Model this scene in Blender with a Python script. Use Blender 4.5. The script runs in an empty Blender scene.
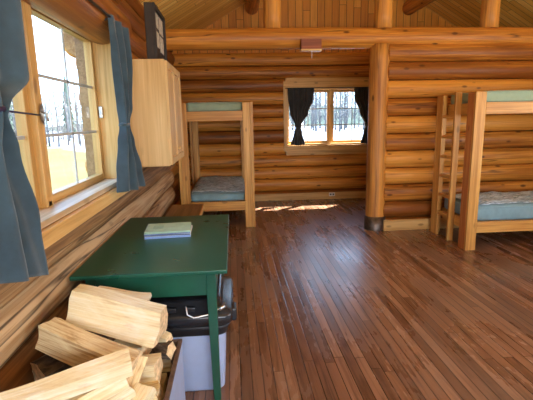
import bpy, math, random
from mathutils import Vector, Matrix, noise
SC = bpy.context.scene
COL = SC.collection
random.seed(11)
R = random.Random(5)

# ------------------------------------------------------------------ mesh helper
class MB:
    def __init__(s):
        s.v = []; s.f = []; s.m = []; s.s = []
    def add(s, vs, fs, mi=0, smooth=False, T=None):
        b = len(s.v)
        for p in vs:
            p = Vector(p)
            s.v.append(T @ p if T is not None else p)
        for f in fs:
            s.f.append([b + i for i in f]); s.m.append(mi); s.s.append(smooth)
        return s
    def box(s, x0, x1, y0, y1, z0, z1, mi=0, T=None):
        vs = [(x0,y0,z0),(x1,y0,z0),(x1,y1,z0),(x0,y1,z0),(x0,y0,z1),(x1,y0,z1),(x1,y1,z1),(x0,y1,z1)]
        return s.add(vs, [(0,3,2,1),(4,5,6,7),(0,1,5,4),(1,2,6,5),(2,3,7,6),(3,0,4,7)], mi, False, T)
    def tube(s, pts, r, n=10, mi=0, closed=False, sx=1.0):
        # sweep of a circle along a polyline
        pts = [Vector(p) for p in pts]
        N = len(pts); vs = []; fs = []
        up = Vector((0,0,1))
        for i, p in enumerate(pts):
            a = pts[(i-1) % N] if (closed or i > 0) else p
            c = pts[(i+1) % N] if (closed or i < N-1) else p
            d = (c - a).normalized()
            u = up if abs(d.dot(up)) < .95 else Vector((1,0,0))
            e1 = d.cross(u).normalized(); e2 = d.cross(e1).normalized()
            rr = r[i] if isinstance(r, (list, tuple)) else r
            for k in range(n):
                t = 2*math.pi*k/n
                vs.append(p + e1*math.cos(t)*rr*sx + e2*math.sin(t)*rr)
        M = N if closed else N-1
        for i in range(M):
            j = (i+1) % N
            for k in range(n):
                l = (k+1) % n
                fs.append((i*n+k, i*n+l, j*n+l, j*n+k))
        s.add(vs, fs, mi, True)
        if not closed:
            b = len(s.v) - len(vs)
            s.f.append([b+k for k in range(n)][::-1]); s.m.append(mi); s.s.append(False)
            s.f.append([b+(N-1)*n+k for k in range(n)]); s.m.append(mi); s.s.append(False)
        return s
    def grid(s, fn, nu, nv, mi=0, smooth=True):
        vs = [fn(i/nu, j/nv) for j in range(nv+1) for i in range(nu+1)]
        fs = [(j*(nu+1)+i, j*(nu+1)+i+1, (j+1)*(nu+1)+i+1, (j+1)*(nu+1)+i) for j in range(nv) for i in range(nu)]
        return s.add(vs, fs, mi, smooth)
    def log(s, x0, x1, y, z, r, n=18, seed=0, mi=0, bend=.012, ends=True, step=.22, capmi=None, half=None, coremi=None):
        # a peeled log along local x with uneven girth, slightly domed ends
        L = x1-x0; k = max(2, int(L/step)); vs = []; fs = []
        xs = [x0] + [x0+L*i/k for i in range(k+1)] + [x1]
        rs = [.86] + [1]*(k+1) + [.86]
        if ends:
            xs[1] = x0+.02; xs[-2] = x1-.02
        for i, x in enumerate(xs):
            q = noise.noise(Vector((x*.6, seed*7.3, 1.1)))
            w = noise.noise(Vector((x*.6, seed*3.1, 9.2)))
            for j in range(n):
                t = 2*math.pi*j/n
                rr = r*rs[i]*(1+.05*noise.noise(Vector((x*1.3, math.cos(t)*1.2+seed*5, math.sin(t)*1.2))))
                dz = bend*w+math.sin(t)*rr
                if half: dz = max(-half, min(half, dz))
                vs.append((x, y+bend*q+math.cos(t)*rr, z+dz))
        for i in range(len(xs)-1):
            for j in range(n):
                l = (j+1) % n
                fs.append((i*n+j, (i+1)*n+j, (i+1)*n+l, i*n+l))
        if half: s.box(x0+.03, x1-.03, y-.012, y+.02, z-half-.02, z+half+.02, coremi if coremi is not None else mi)
        s.add(vs, fs, mi, True)
        b = len(s.v)-len(vs)
        cm = mi if capmi is None else capmi
        s.f.append([b+j for j in range(n)]); s.m.append(cm); s.s.append(False)
        s.f.append([b+(len(xs)-1)*n+j for j in range(n)][::-1]); s.m.append(cm); s.s.append(False)
        return s
    def build(s, name, mats, parent=None, bevel=0, loc=None, rot=None, seg=2, solid=0, sub=0):
        me = bpy.data.meshes.new(name)
        me.from_pydata([tuple(p) for p in s.v], [], s.f)
        if not isinstance(mats, (list, tuple)): mats = [mats]
        for m in mats: me.materials.append(m)
        for i, p in enumerate(me.polygons):
            p.material_index = s.m[i]; p.use_smooth = s.s[i]
        me.update()
        o = bpy.data.objects.new(name, me); COL.objects.link(o)
        if parent is not None: o.parent = parent
        if loc is not None: o.location = loc
        if rot is not None: o.rotation_euler = rot
        if solid:
            md = o.modifiers.new('solid', 'SOLIDIFY'); md.thickness = solid; md.offset = 0
        if bevel:
            md = o.modifiers.new('bevel', 'BEVEL'); md.width = bevel; md.segments = seg; md.limit_method = 'ANGLE'
            md.angle_limit = math.radians(40)
        if sub:
            md = o.modifiers.new('sub', 'SUBSURF'); md.levels = sub; md.render_levels = sub
        return o

def thing(name, label, cat, loc=(0,0,0), rz=0, group=None):
    o = bpy.data.objects.new(name, None); COL.objects.link(o)
    o.empty_display_size = .1
    o.location = loc; o.rotation_euler = (0,0,rz)
    return tag(o, label, cat, group)
def tag(o, label=None, cat=None, group=None, kind=None):
    if label: o['label'] = label
    if cat: o['category'] = cat
    if group: o['group'] = group
    if kind: o['kind'] = kind
    return o
def struct(o, label=None):
    o['kind'] = 'structure'
    if label: o['label'] = label
    return o

# ------------------------------------------------------------------ materials
class NT:
    def __init__(s, name):
        s.mat = bpy.data.materials.new(name); s.mat.use_nodes = True
        s.t = s.mat.node_tree; s.n = s.t.nodes; s.l = s.t.links
        s.b = s.n['Principled BSDF']; s.out = s.n['Material Output']
    def new(s, typ, **kw):
        n = s.n.new(typ)
        for k, v in kw.items():
            if k in n.inputs.keys(): n.inputs[k].default_value = v
            else: setattr(n, k, v)
        return n
    def link(s, a, b): s.l.new(a, b)
    def coords(s, scale, kind='Object'):
        tc = s.new('ShaderNodeTexCoord'); mp = s.new('ShaderNodeMapping')
        mp.inputs['Scale'].default_value = scale
        s.link(tc.outputs[kind], mp.inputs['Vector']); return mp.outputs['Vector']
    def noise(s, vec, scale=1, detail=4, rough=.55, dist=0):
        n = s.new('ShaderNodeTexNoise'); n.inputs['Scale'].default_value = scale
        n.inputs['Detail'].default_value = detail; n.inputs['Roughness'].default_value = rough
        n.inputs['Distortion'].default_value = dist
        s.link(vec, n.inputs['Vector']); return n.outputs['Fac']
    def ramp(s, fac, stops, interp='LINEAR'):
        r = s.new('ShaderNodeValToRGB'); cr = r.color_ramp; cr.interpolation = interp
        while len(cr.elements) > 1: cr.elements.remove(cr.elements[0])
        cr.elements[0].position = stops[0][0]; cr.elements[0].color = (*stops[0][1], 1)
        for p, c in stops[1:]:
            e = cr.elements.new(p); e.color = (*c, 1)
        s.link(fac, r.inputs['Fac']); return r.outputs['Color']
    def mix(s, fac, a, b, mode='MIX'):
        m = s.new('ShaderNodeMix', data_type='RGBA', blend_type=mode)
        for sock, v in ((m.inputs[0], fac), (m.inputs[6], a), (m.inputs[7], b)):
            if isinstance(v, (int, float)): sock.default_value = v
            elif isinstance(v, tuple): sock.default_value = (*v, 1)
            else: s.link(v, sock)
        return m.outputs[2]
    def math(s, op, a, b=0):
        m = s.new('ShaderNodeMath', operation=op)
        for i, v in enumerate((a, b)):
            if isinstance(v, (int, float)): m.inputs[i].default_value = v
            else: s.link(v, m.inputs[i])
        return m.outputs[0]
    def bump(s, h, strength=.3, dist=.01):
        b = s.new('ShaderNodeBump'); b.inputs['Strength'].default_value = strength
        b.inputs['Distance'].default_value = dist
        s.link(h, b.inputs['Height']); s.link(b.outputs['Normal'], s.b.inputs['Normal'])
    def base(s, c): 
        if isinstance(c, tuple): s.b.inputs['Base Color'].default_value = (*c, 1)
        else: s.link(c, s.b.inputs['Base Color'])
    def set(s, **kw):
        for k, v in kw.items():
            k = k.replace('_', ' ')
            if isinstance(v, (int, float, tuple)): s.b.inputs[k].default_value = v
            else: s.link(v, s.b.inputs[k])

def grain_wood(name, dark, mid, light, axis='x', rough=.5, fine=14, knots=.5, island=True, var=.35, spec=.35, coat=0, bump=.25, crack=0):
    m = NT(name)
    def sc(a, c):
        v = [c, c, c]; v['xyz'.index(axis)] = a; return tuple(v)
    v1 = m.coords(sc(1.3, fine*2.6)); v2 = m.coords(sc(.5, fine*.6)); v3 = m.coords(sc(3.0, 7))
    n1 = m.noise(v1, 1, 6, .6, .6); n2 = m.noise(v2, 1, 3, .5, .3)
    f = m.math('ADD', m.math('MULTIPLY', n1, .55), m.math('MULTIPLY', n2, .45))
    if island:
        g = m.new('ShaderNodeNewGeometry')
        f = m.math('ADD', f, m.math('MULTIPLY', m.math('SUBTRACT', g.outputs['Random Per Island'], .5), var*.5))
    c = m.ramp(f, [(.37, dark), (.5, mid), (.63, light)])
    vo = m.new('ShaderNodeTexVoronoi'); vo.inputs['Scale'].default_value = 1.0
    m.link(v3, vo.inputs['Vector'])
    k = m.ramp(vo.outputs['Distance'], [(0.0, (1,1,1)), (.09, (.8,.8,.8)), (.15, (0,0,0))])
    if knots:
        c = m.mix(m.math('MULTIPLY', k, knots), c, tuple(x*.38 for x in dark))
    if crack:
        vc = m.coords(sc(.16, 5)); nc = m.noise(vc, 1, 3, .5, 0)
        cr = m.ramp(nc, [(.492, (0,0,0)), (.5, (1,1,1)), (.508, (0,0,0))])
        c = m.mix(m.math('MULTIPLY', cr, crack), c, tuple(x*.2 for x in dark))
    m.base(c); m.set(Roughness=rough, Specular_IOR_Level=spec, Coat_Weight=coat, Coat_Roughness=.25)
    m.bump(n1, bump, .006)
    return m.mat

def plain(name, col, rough=.5, metal=0, spec=.5, coat=0, noise_amt=.12, nscale=12, bump=0, bscale=200):
    m = NT(name); v = m.coords((1,1,1))
    n = m.noise(v, nscale, 4)
    m.base(m.ramp(n, [(.3, tuple(x*(1-noise_amt) for x in col)), (.7, tuple(min(1, x*(1+noise_amt)) for x in col))]))
    m.set(Roughness=rough, Metallic=metal, Specular_IOR_Level=spec, Coat_Weight=coat)
    if bump: m.bump(m.noise(v, bscale, 2), bump, .002)
    return m.mat

LD, LM, LL = (.24,.075,.011), (.47,.175,.024), (.70,.31,.052)
M = {}
M['log_x'] = grain_wood('log_varnished', LD, LM, LL, 'x', .46, 13, 1.0, var=.6, coat=.08, crack=.8, bump=.5)
M['log_end'] = grain_wood('log_end_grain', (.30,.15,.06), (.48,.28,.12), (.62,.40,.19), 'x', .7, 20, .1)
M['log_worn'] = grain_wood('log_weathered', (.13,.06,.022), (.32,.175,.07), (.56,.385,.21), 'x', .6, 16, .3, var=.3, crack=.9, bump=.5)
M['log_shaded'] = grain_wood('log_brown_shaded', (.13,.055,.018), (.28,.13,.045), (.44,.23,.085), 'x', .6, 16, .5, var=.3, crack=.6, bump=.5)  # browner copy for the low left-wall logs, their shade put into the colour
M['log_z'] = grain_wood('log_post', LD, (.50,.22,.05), LL, 'z', .5, 12, .95, coat=.05, crack=.5, bump=.6)
M['log_y'] = grain_wood('log_purlin', LD, LM, LL, 'y', .4, 11, .6, coat=.2)
def pine(n, ax, d=(.42,.20,.055), mi=(.60,.32,.10), l=(.74,.46,.18), **k): return grain_wood(n, d, mi, l, ax, k.pop('rough', .42), 16, k.pop('knots', .75), **k)
for ax in 'xyz':
    M['trim_'+ax] = pine('pine_trim_'+ax, ax, (.50,.27,.075), (.68,.40,.13), (.80,.54,.22))
    M['bed_'+ax] = pine('pine_bunk_'+ax, ax, (.46,.21,.05), (.66,.36,.095), (.78,.48,.15), var=.6)
    M['sash_'+ax] = pine('pine_sash_'+ax, ax, (.46,.25,.07), (.60,.36,.12), (.70,.46,.18), knots=.3)
M['sill'] = pine('sill_board_worn', 'y', (.50,.36,.20), (.68,.54,.36), (.80,.70,.54), knots=.4)
M['cab'] = pine('cabinet_maple', 'z', (.52,.32,.12), (.63,.41,.17), (.72,.50,.24), knots=.15, var=.15)
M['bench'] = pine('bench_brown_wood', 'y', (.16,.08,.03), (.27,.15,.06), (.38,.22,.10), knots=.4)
M['bed_shaded'] = pine('reddish_shaded_board', 'z', (.34,.10,.03), (.48,.17,.05), (.58,.25,.08))  # darker side face of the near ladder-end post, shade painted into the colour
M['base'] = pine('baseboard_pine', 'x', (.48,.27,.085), (.64,.40,.15), (.74,.50,.22))

def planks(name, width_axis, width, long_axis, length, cols, rough, gap=.04, coat=0, wear=None, spec=.4, bump=.6, gain=.35, dk=.55):
    m = NT(name)
    tc = m.new('ShaderNodeTexCoord'); sp = m.new('ShaderNodeSeparateXYZ'); m.link(tc.outputs['Object'], sp.inputs[0])
    w = m.math('DIVIDE', sp.outputs['XYZ'.index(width_axis)], width)
    iw = m.math('FLOOR', w); fw = m.math('FRACT', w)
    wn = m.new('ShaderNodeTexWhiteNoise', noise_dimensions='1D'); m.link(iw, wn.inputs['W'])
    lo = m.math('ADD', m.math('DIVIDE', sp.outputs['XYZ'.index(long_axis)], length), m.math('MULTIPLY', wn.outputs['Value'], 7.3))
    il = m.math('FLOOR', lo); fl = m.math('FRACT', lo)
    cv = m.new('ShaderNodeCombineXYZ'); m.link(iw, cv.inputs[0]); m.link(il, cv.inputs[1])
    w2 = m.new('ShaderNodeTexWhiteNoise', noise_dimensions='2D'); m.link(cv.outputs[0], w2.inputs['Vector'])
    sc = [14,14,14]; sc['XYZ'.index(long_axis)] = .8
    mp = m.new('ShaderNodeMapping'); mp.inputs['Scale'].default_value = sc
    off = m.new('ShaderNodeVectorMath', operation='MULTIPLY_ADD')
    m.link(w2.outputs['Color'], off.inputs[0]); off.inputs[1].default_value = (9,9,9); m.link(tc.outputs['Object'], off.inputs[2])
    m.link(off.outputs[0], mp.inputs['Vector'])
    g = m.noise(mp.outputs['Vector'], 1.6, 6, .62, .8)
    f = m.math('ADD', m.math('MULTIPLY', w2.outputs['Value'], 1-gain), m.math('MULTIPLY', g, gain))
    c = m.ramp(f, cols)
    c = m.mix(m.ramp(g, [(.35, (dk,dk,dk)), (.5, (0,0,0))]), c, tuple(x*.45 for x in cols[0][1]))
    r = rough
    if wear:
        vw = m.new('ShaderNodeMapping'); vw.inputs['Scale'].default_value = (1.5,.7,1)
        m.link(tc.outputs['Object'], vw.inputs['Vector'])
        nw = m.noise(vw.outputs['Vector'], 1.1, 5, .65, .4)
        fac = m.ramp(nw, [(.46, (0,0,0)), (.62, (1,1,1))])
        c = m.mix(m.math('MULTIPLY', fac, .45), c, wear)
        r = m.math('ADD', m.math('MULTIPLY', g, .16), m.math('MULTIPLY', fac, .10)); r = m.math('ADD', r, rough-.1)
    e = m.math('MINIMUM', fw, m.math('SUBTRACT', 1, fw))
    ge = m.math('LESS_THAN', e, gap)
    el = m.math('MULTIPLY', m.math('MINIMUM', fl, m.math('SUBTRACT', 1, fl)), length/width)
    gg = m.math('MAXIMUM', ge, m.math('LESS_THAN', el, gap*.7))
    c = m.mix(m.math('MULTIPLY', gg, .85), c, (.018,.009,.005))
    m.base(c); m.set(Roughness=r, Specular_IOR_Level=spec, Coat_Weight=coat, Coat_Roughness=.2)
    hr = m.math('ADD', m.math('MULTIPLY', m.math('MINIMUM', m.math('DIVIDE', e, gap*2.2), 1), 1), m.math('MULTIPLY', g, .25))
    m.bump(hr, bump, .003)
    return m.mat
M['floor'] = planks('floor_strips', 'X', .066, 'Y', 1.9,
    [(.1,(.10,.044,.024)), (.32,(.165,.078,.042)), (.5,(.225,.108,.058)), (.68,(.29,.150,.085)), (.9,(.38,.23,.15))], .27, .04, coat=.12, wear=(.24,.165,.12), spec=.5, bump=.35, gain=.5)
CB = [(.15,(.66,.35,.06)), (.5,(.88,.54,.12)), (.85,(.95,.72,.24))]
M['ceil'] = planks('ceiling_boards', 'Y', .115, 'X', 2.6, CB, .38, .035, coat=.2, gain=.5, dk=.15)
M['gable'] = planks('gable_boards', 'X', .13, 'Z', 3.5, [(.15,(.52,.19,.022)), (.5,(.68,.28,.035)), (.85,(.80,.38,.06))], .45, .035, gain=.5, dk=.2)

M['green'] = plain('green_table_paint', (.008,.085,.052), .30, spec=.5, coat=.3, noise_amt=.2, nscale=5)
M['green_top'] = None
def green_top():
    m = NT('green_table_top'); v = m.coords((1,1,1))
    n = m.noise(v, 4, 5); c = m.ramp(n, [(.3,(.008,.075,.048)), (.7,(.012,.10,.065))])
    s = m.noise(m.coords((40,9,9)), 1, 3, .7, 1.5)
    c = m.mix(m.math('MULTIPLY', m.ramp(s, [(.70,(0,0,0)),(.76,(1,1,1))]), .5), c, (.16,.26,.22))
    m.base(c); m.set(Roughness=m.math('ADD', m.math('MULTIPLY', n, .15), .22), Specular_IOR_Level=.42, Coat_Weight=0.)
    return m.mat
M['green_top'] = green_top()
M['tote'] = plain('pale_blue_plastic', (.36,.45,.68), .45, noise_amt=.05)
M['tote_dirty'] = plain('brown_stained_rim', (.10,.06,.045), .6, noise_amt=.5, nscale=30)
M['black'] = plain('black_plastic', (.018,.020,.026), .38, noise_amt=.2)
M['bag'] = plain('black_liner_film', (.02,.022,.028), .22, noise_amt=.3)
M['steel'] = plain('bright_wire_steel', (.75,.76,.78), .3, 1)
M['pewter'] = plain('pewter_hardware', (.45,.43,.40), .35, .8)
M['sleeve'] = plain('dark_sheet_metal', (.13,.10,.085), .38, .75, noise_amt=.4, nscale=20)
M['rod'] = plain('black_iron_rod', (.015,.014,.014), .45, .3)
M['dark'] = plain('dark_stained_frame', (.022,.014,.010), .6, noise_amt=.3)
M['paper'] = plain('faded_notice_paper', (.48,.43,.33), .8, noise_amt=.35, nscale=40)
M['outlet'] = plain('white_outlet_plastic', (.8,.78,.72), .4)
M['redbrown'] = grain_wood('red_brown_wood', (.20,.055,.025), (.30,.085,.04), (.40,.13,.06), 'x', .5, 12, .2)
M['cord'] = plain('purple_black_cord', (.03,.02,.06), .7)

def fabric(name, col, weave=260, var=.25, rough=.85, sheen=.3):
    m = NT(name); v = m.coords((1,1,1))
    n = m.noise(v, 9, 4); w = m.noise(v, weave, 2)
    c = m.ramp(n, [(.3, tuple(x*(1-var) for x in col)), (.7, tuple(x*(1+var) for x in col))])
    m.base(c); m.set(Roughness=rough, Sheen_Weight=sheen, Specular_IOR_Level=.25)
    m.bump(w, .25, .002); return m.mat
M['curtain'] = fabric('slate_blue_curtain', (.034,.062,.084))
M['curtain2'] = fabric('charcoal_curtain', (.035,.036,.038))
M['matt_green'] = fabric('sage_mattress_vinyl', (.30,.40,.29), var=.08)
M['matt_blue'] = fabric('dusty_blue_mattress', (.22,.37,.43), var=.15)
def ticking():
    m = NT('grey_crumpled_ticking'); v = m.coords((6,30,10))
    n = m.noise(v, 1.2, 4, .6, 1.8)
    c = m.ramp(n, [(.40,(.16,.24,.30)), (.48,(.40,.53,.62)), (.58,(.66,.78,.86))])
    m.base(c); m.set(Roughness=.8); m.bump(n, .3, .01); return m.mat
M['ticking'] = ticking()

def firewood_mat():
    m = NT('split_firewood'); oi = m.new('ShaderNodeObjectInfo')
    n1 = m.noise(m.coords((2.2,85,85)), 1, 6, .7, .5)
    n2 = m.noise(m.coords((2.5,9,9)), 1, 4, .6, 1.2)
    f = m.math('ADD', m.math('MULTIPLY', n1, .5), m.math('MULTIPLY', n2, .5))
    f = m.math('ADD', f, m.math('MULTIPLY', m.math('SUBTRACT', oi.outputs['Random'], .5), .12))
    c = m.ramp(f, [(.36,(.46,.29,.13)), (.43,(.70,.54,.31)), (.5,(.82,.70,.42)), (.6,(.90,.83,.64))])
    n3 = m.noise(m.coords((3,7,7)), 1, 4, .6, .8)
    c = m.mix(m.ramp(n3, [(.60,(0,0,0)), (.72,(.5,.5,.5))]), c, (.62,.30,.11))
    n4 = m.noise(m.coords((14,14,14)), 1, 1)
    c = m.mix(m.ramp(n4, [(.78,(0,0,0)), (.80,(.8,.8,.8))]), c, (.12,.06,.03))
    m.base(c); m.set(Roughness=.75, Specular_IOR_Level=.2); m.bump(f, .9, .012); return m.mat
M['fw'] = firewood_mat()
M['fw_end'] = plain('split_firewood_end', (.70,.52,.30), .8, noise_amt=.35, nscale=45, bump=.6, bscale=60)
def bark():
    m = NT('firewood_bark'); n = m.noise(m.coords((7,22,22)), 1, 5, .65, .8)
    m.base(m.ramp(n, [(.35,(.03,.02,.015)), (.55,(.14,.10,.075)), (.7,(.30,.25,.21))])); m.set(Roughness=.9)
    m.bump(n, 1, .015); return m.mat
M['bark'] = bark()

def glass():
    m = NT('window_glass'); m.n.remove(m.b)
    tr = m.new('ShaderNodeBsdfTransparent'); gl = m.new('ShaderNodeBsdfGlossy'); gl.inputs['Roughness'].default_value = .02
    lw = m.new('ShaderNodeLayerWeight'); lw.inputs['Blend'].default_value = .5; mx = m.new('ShaderNodeMixShader')
    g5 = m.math('ADD', m.math('MULTIPLY', m.math('POWER', lw.outputs['Facing'], 5), .5), .04)
    tr.inputs[0].default_value = (.95,.97,.97,1)
    m.link(g5, mx.inputs[0]); m.link(tr.outputs[0], mx.inputs[1]); m.link(gl.outputs[0], mx.inputs[2])
    m.link(mx.outputs[0], m.out.inputs['Surface']); return m.mat
M['glass'] = glass()
M['white'] = plain('white_muntin', (.45,.45,.43), .5)

# ------------------------------------------------------------------ room shell
YB = 7.83          # back wall log centre
YD = 5.47          # divider / beam centre
YR = -1.9          # wall behind the camera
XR = 4.70
XC = 1.85
roof_z = lambda x: 3.305+.58*x if x <= XC else 4.378-.58*(x-XC)

b = MB(); b.box(-1.25, 5.0, YR-.3, 8.1, -.12, 0)
fl = struct(b.build('floor', M['floor']))

def log_wall(name, segs, rz=0, loc=(0,0,0), sp=None):
    b = MB()
    for i, (x0, x1, y, z, r, mi) in enumerate(segs):
        b.log(x0, x1, y, z, r, 24, i*1.7+sum(map(ord, name))*.01, mi, capmi=1, half=(sp/2-.0035 if sp and (z < 2.1 or 'left' not in name) else None), coremi=4)
    o = b.build(name, [M['log_x'], M['log_end'], M['log_worn'], M['log_shaded'], M['dark']], loc=loc, rot=(0,0,rz))
    o.data.set_sharp_from_angle(angle=math.radians(34))
    return struct(o)
def split(x0, x1, z, r, holes):
    out = [(x0, x1)]
    for (a, c, z0, z1) in holes:
        if z+r*.75 > z0 and z-r*.75 < z1:
            out = [q for (p, s) in out for q in ((p, min(s, a)), (max(p, c), s)) if q[1]-q[0] > .02]
    return out
# left wall, local x = world Y, local -y = world +X ; local y = -worldX
S = []
WL = (1.06, 3.13, 1.06, 2.09)     # window opening in the left wall (Y0,Y1,z0,z1)
for k in range(11):
    z = .005+.2375*k
    ww = 2 if k == 4 else 0
    if z < 1.0:
        
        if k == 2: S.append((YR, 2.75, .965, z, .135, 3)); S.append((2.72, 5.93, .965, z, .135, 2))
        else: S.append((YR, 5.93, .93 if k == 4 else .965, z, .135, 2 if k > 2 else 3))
    elif z < 2.1:
        for p, s_ in split(YR, 5.93, z, .135, [WL]): S.append((p, s_, .945, z, .13, 0))
S.append((YR, 3.38, .87, 2.18, .15, 0)); S.append((YR, 3.30, .86, 2.44, .14, 0)); S.append((YR, 3.44, .92, 2.69, .13, 0))
for k in range(13):
    S.append((3.3 if k > 8 else 5.6, 8.0, 1.08, .0+.232*k, .135, 0))
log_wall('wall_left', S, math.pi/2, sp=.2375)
# back wall
WB = (.97, 2.66, 1.02, 2.02)
S = []
for k in range(12):
    z = .06+.226*k
    for p, s_ in split(-1.2, XR+.2, z, .13, [WB]): S.append((p, s_, -.005, z, .135, 0))
log_wall('wall_back', S, 0, (0, YB, 0), sp=.226)
# divider wall with the big beam above
S = []
for k in range(11):
    z = .045+.2255*k
    if z < 2.36: S.append((XC+.12, XR+.2, .008, z, .131, 0))
log_wall('wall_divider', S, 0, (0, YD, 0), sp=.2255)
# right wall, wall behind the camera; unseen wide windows added for interior light
WR = (.2, 3.4, .9, 2.1)
S = []
for k in range(13):
    z = .02+.226*k
    for p, s_ in split(YR, 8.0, z, .13, [WR]): S.append((p, s_, 0, z, .132, 0))
log_wall('wall_right', S, math.pi/2, (XR+.13, 0, 0))
WK = (-.4, 4.2, .75, 2.15)
S = []
for k in range(13):
    z = .02+.226*k
    for p, s_ in split(-1.1, XR+.2, z, .13, [WK]): S.append((p, s_, 0, z, .132, 0))
log_wall('wall_behind_camera', S, 0, (0, YR, 0))
# gable boards
def gable(name, y):
    b = MB()
    x0, x1, zb = -1.1, XR+.1, 2.62
    pts = [(x0, zb), (x1, zb), (x1, roof_z(x1)+.05), (XC, roof_z(XC)+.05), (x0, roof_z(x0)+.05)]
    vs = [(x, y, z) for x, z in pts]+[(x, y+.06, z) for x, z in pts]
    fs = [(0,1,2,3,4), (9,8,7,6,5)]+[(i, i+5, (i+1) % 5+5, (i+1) % 5) for i in range(5)]
    b.add(vs, fs); return struct(b.build(name, M['gable']))
gable('wall_gable_back', YB-.06); gable('wall_gable_front', YR)
# ceiling slopes: local x runs up the slope
sl = math.atan(.58)
L = 3.6
b = MB(); b.box(-L, 0, YR-.5, 8.3, 0, .1)
struct(b.build('ceiling', M['ceil'], loc=(XC, 0, 4.378), rot=(0, -sl, 0)))
b = MB(); b.box(0, L, YR-.5, 8.3, 0, .1)
struct(b.build('ceiling', M['ceil'], loc=(XC, 0, 4.378), rot=(0, sl, 0)))
# big beam
b = MB(); b.log(-1.05, XR+.1, 0, 2.478, .125, 24, 4.4, 0, bend=.02, capmi=1)
tag(b.build('ceiling_beam', [M['log_x'], M['log_end']], loc=(0, YD, 0)), 'long horizontal log beam crossing the room above the wooden post', 'beam')
# posts
def vlog(z0, z1, r, seed, n=20, flare=0):
    b = MB(); N = max(3, int((z1-z0)/.16)); vs = []; fs = []
    for i in range(N+1):
        z = z0+(z1-z0)*i/N
        for j in range(n):
            t = 2*math.pi*j/n
            rr = r*(1+flare*max(0, 1-(z-z0)/.5))*(1+.05*noise.noise(Vector((math.cos(t)*1.2, math.sin(t)*1.2+seed, z*1.2))))
            vs.append((math.cos(t)*rr, math.sin(t)*rr, z))
    for i in range(N):
        for j in range(n):
            l = (j+1) % n; fs.append((i*n+j, i*n+l, (i+1)*n+l, (i+1)*n+j))
    b.add(vs, fs, 0, True)
    b.f.append([j for j in range(n)][::-1]); b.m.append(0); b.s.append(False)
    b.f.append([N*n+j for j in range(n)]); b.m.append(0); b.s.append(False)
    return b
p = thing('log_post', 'thick upright log post with a dark metal sleeve at its foot', 'post', (XC+.05, YD-.01, 0))
vlog(.0, 2.40, .125, 3.3, flare=.05).build('post_shaft', M['log_z'], p)
b = MB(); n = 28
for r0, r1, z0, z1 in ((.145,.145,.0,.19),):
    b.add([(math.cos(2*math.pi*j/n)*r, math.sin(2*math.pi*j/n)*r, z) for (r, z) in ((.140,0),(.143,.19),(.137,.19)) for j in range(n)],
          [(i*n+j, i*n+(j+1) % n, (i+1)*n+(j+1) % n, (i+1)*n+j) for i in range(2) for j in range(n)], 0, True)
b.build('metal_sleeve', M['sleeve'], p)
for x, lb in ((.535, 'short log post on the beam, left of the three below the ceiling'),
              (1.935, 'short log post on the beam directly above the tall post'),
              (3.33, 'short log post on the beam above the right bunk bed')):
    h = roof_z(x)-2.59-.02
    o = vlog(0, h, .112, x*3).build('king_post', M['log_z'], loc=(x, YD, 2.59))
    tag(o, lb, 'post', 'short posts between beam and ceiling')
for x, z, r, lb in ((.40, 3.40, .11, 'log purlin under the left ceiling slope'), (3.21, 3.40, .12, 'log purlin under the right ceiling slope')):
    b = MB(); b.log(YR, YB-.05, 0, 0, r, 18, x, 0, step=.4)
    tag(b.build('log_purlin', M['log_x'], loc=(x, 0, z), rot=(0,0,math.pi/2)), lb, 'beam', 'log purlins under the ceiling')
b = MB(); b.log(YR, YB-.05, 0, 0, .13, 18, 7, 0, step=.4)
tag(b.build('ridge_log', M['log_x'], loc=(XC, 0, 4.2), rot=(0,0,math.pi/2)), 'ridge log along the peak of the ceiling', 'beam', 'log purlins under the ceiling')
# baseboards
def board(x0,x1,y0,y1,z0,z1,name,mat,parent=None,bevel=.004):
    b = MB(); b.box(x0,x1,y0,y1,z0,z1); return b.build(name, mat, parent, bevel)
struct(board(-.9, XR, YB-.155, YB-.125, 0, .13, 'baseboard_back', M['base']))
struct(board(XC+.13, XR, YD-.155, YD-.12, 0, .145, 'baseboard_divider', M['base']))
# outlet
t = thing('wall_outlet', 'small white electrical outlet low on the back wall', 'outlet', (1.83, YB-.155, .09))
b = MB(); b.box(-.057,.057,-.008,0,-.035,.035); b.build('cover_plate', M['outlet'], t, .003)
for s_ in (-1, 1):
    b = MB(); b.box(s_*.026-.015, s_*.026+.015, -.011, -.008, -.014, .014); b.build('socket', M['black'], t, .002)
# small box with a pull string on the beam
t = thing('pull_light_box', 'small reddish-brown box with a short pull string on the beam', 'light', (.99, YD-.12, 2.31))
b = MB(); b.box(-.125,.125,-.06,.04,.02,.135); b.build('housing', M['redbrown'], t, .004)
b = MB(); b.box(-.13,.13,-.065,.04,0,.02); b.build('lower_lip', M['trim_x'], t, .003)
b = MB(); b.tube([(.01,-.03,0),(.012,-.03,-.04),(.01,-.03,-.085)], .004, 6); b.build('pull_string', M['outlet'], t)

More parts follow.
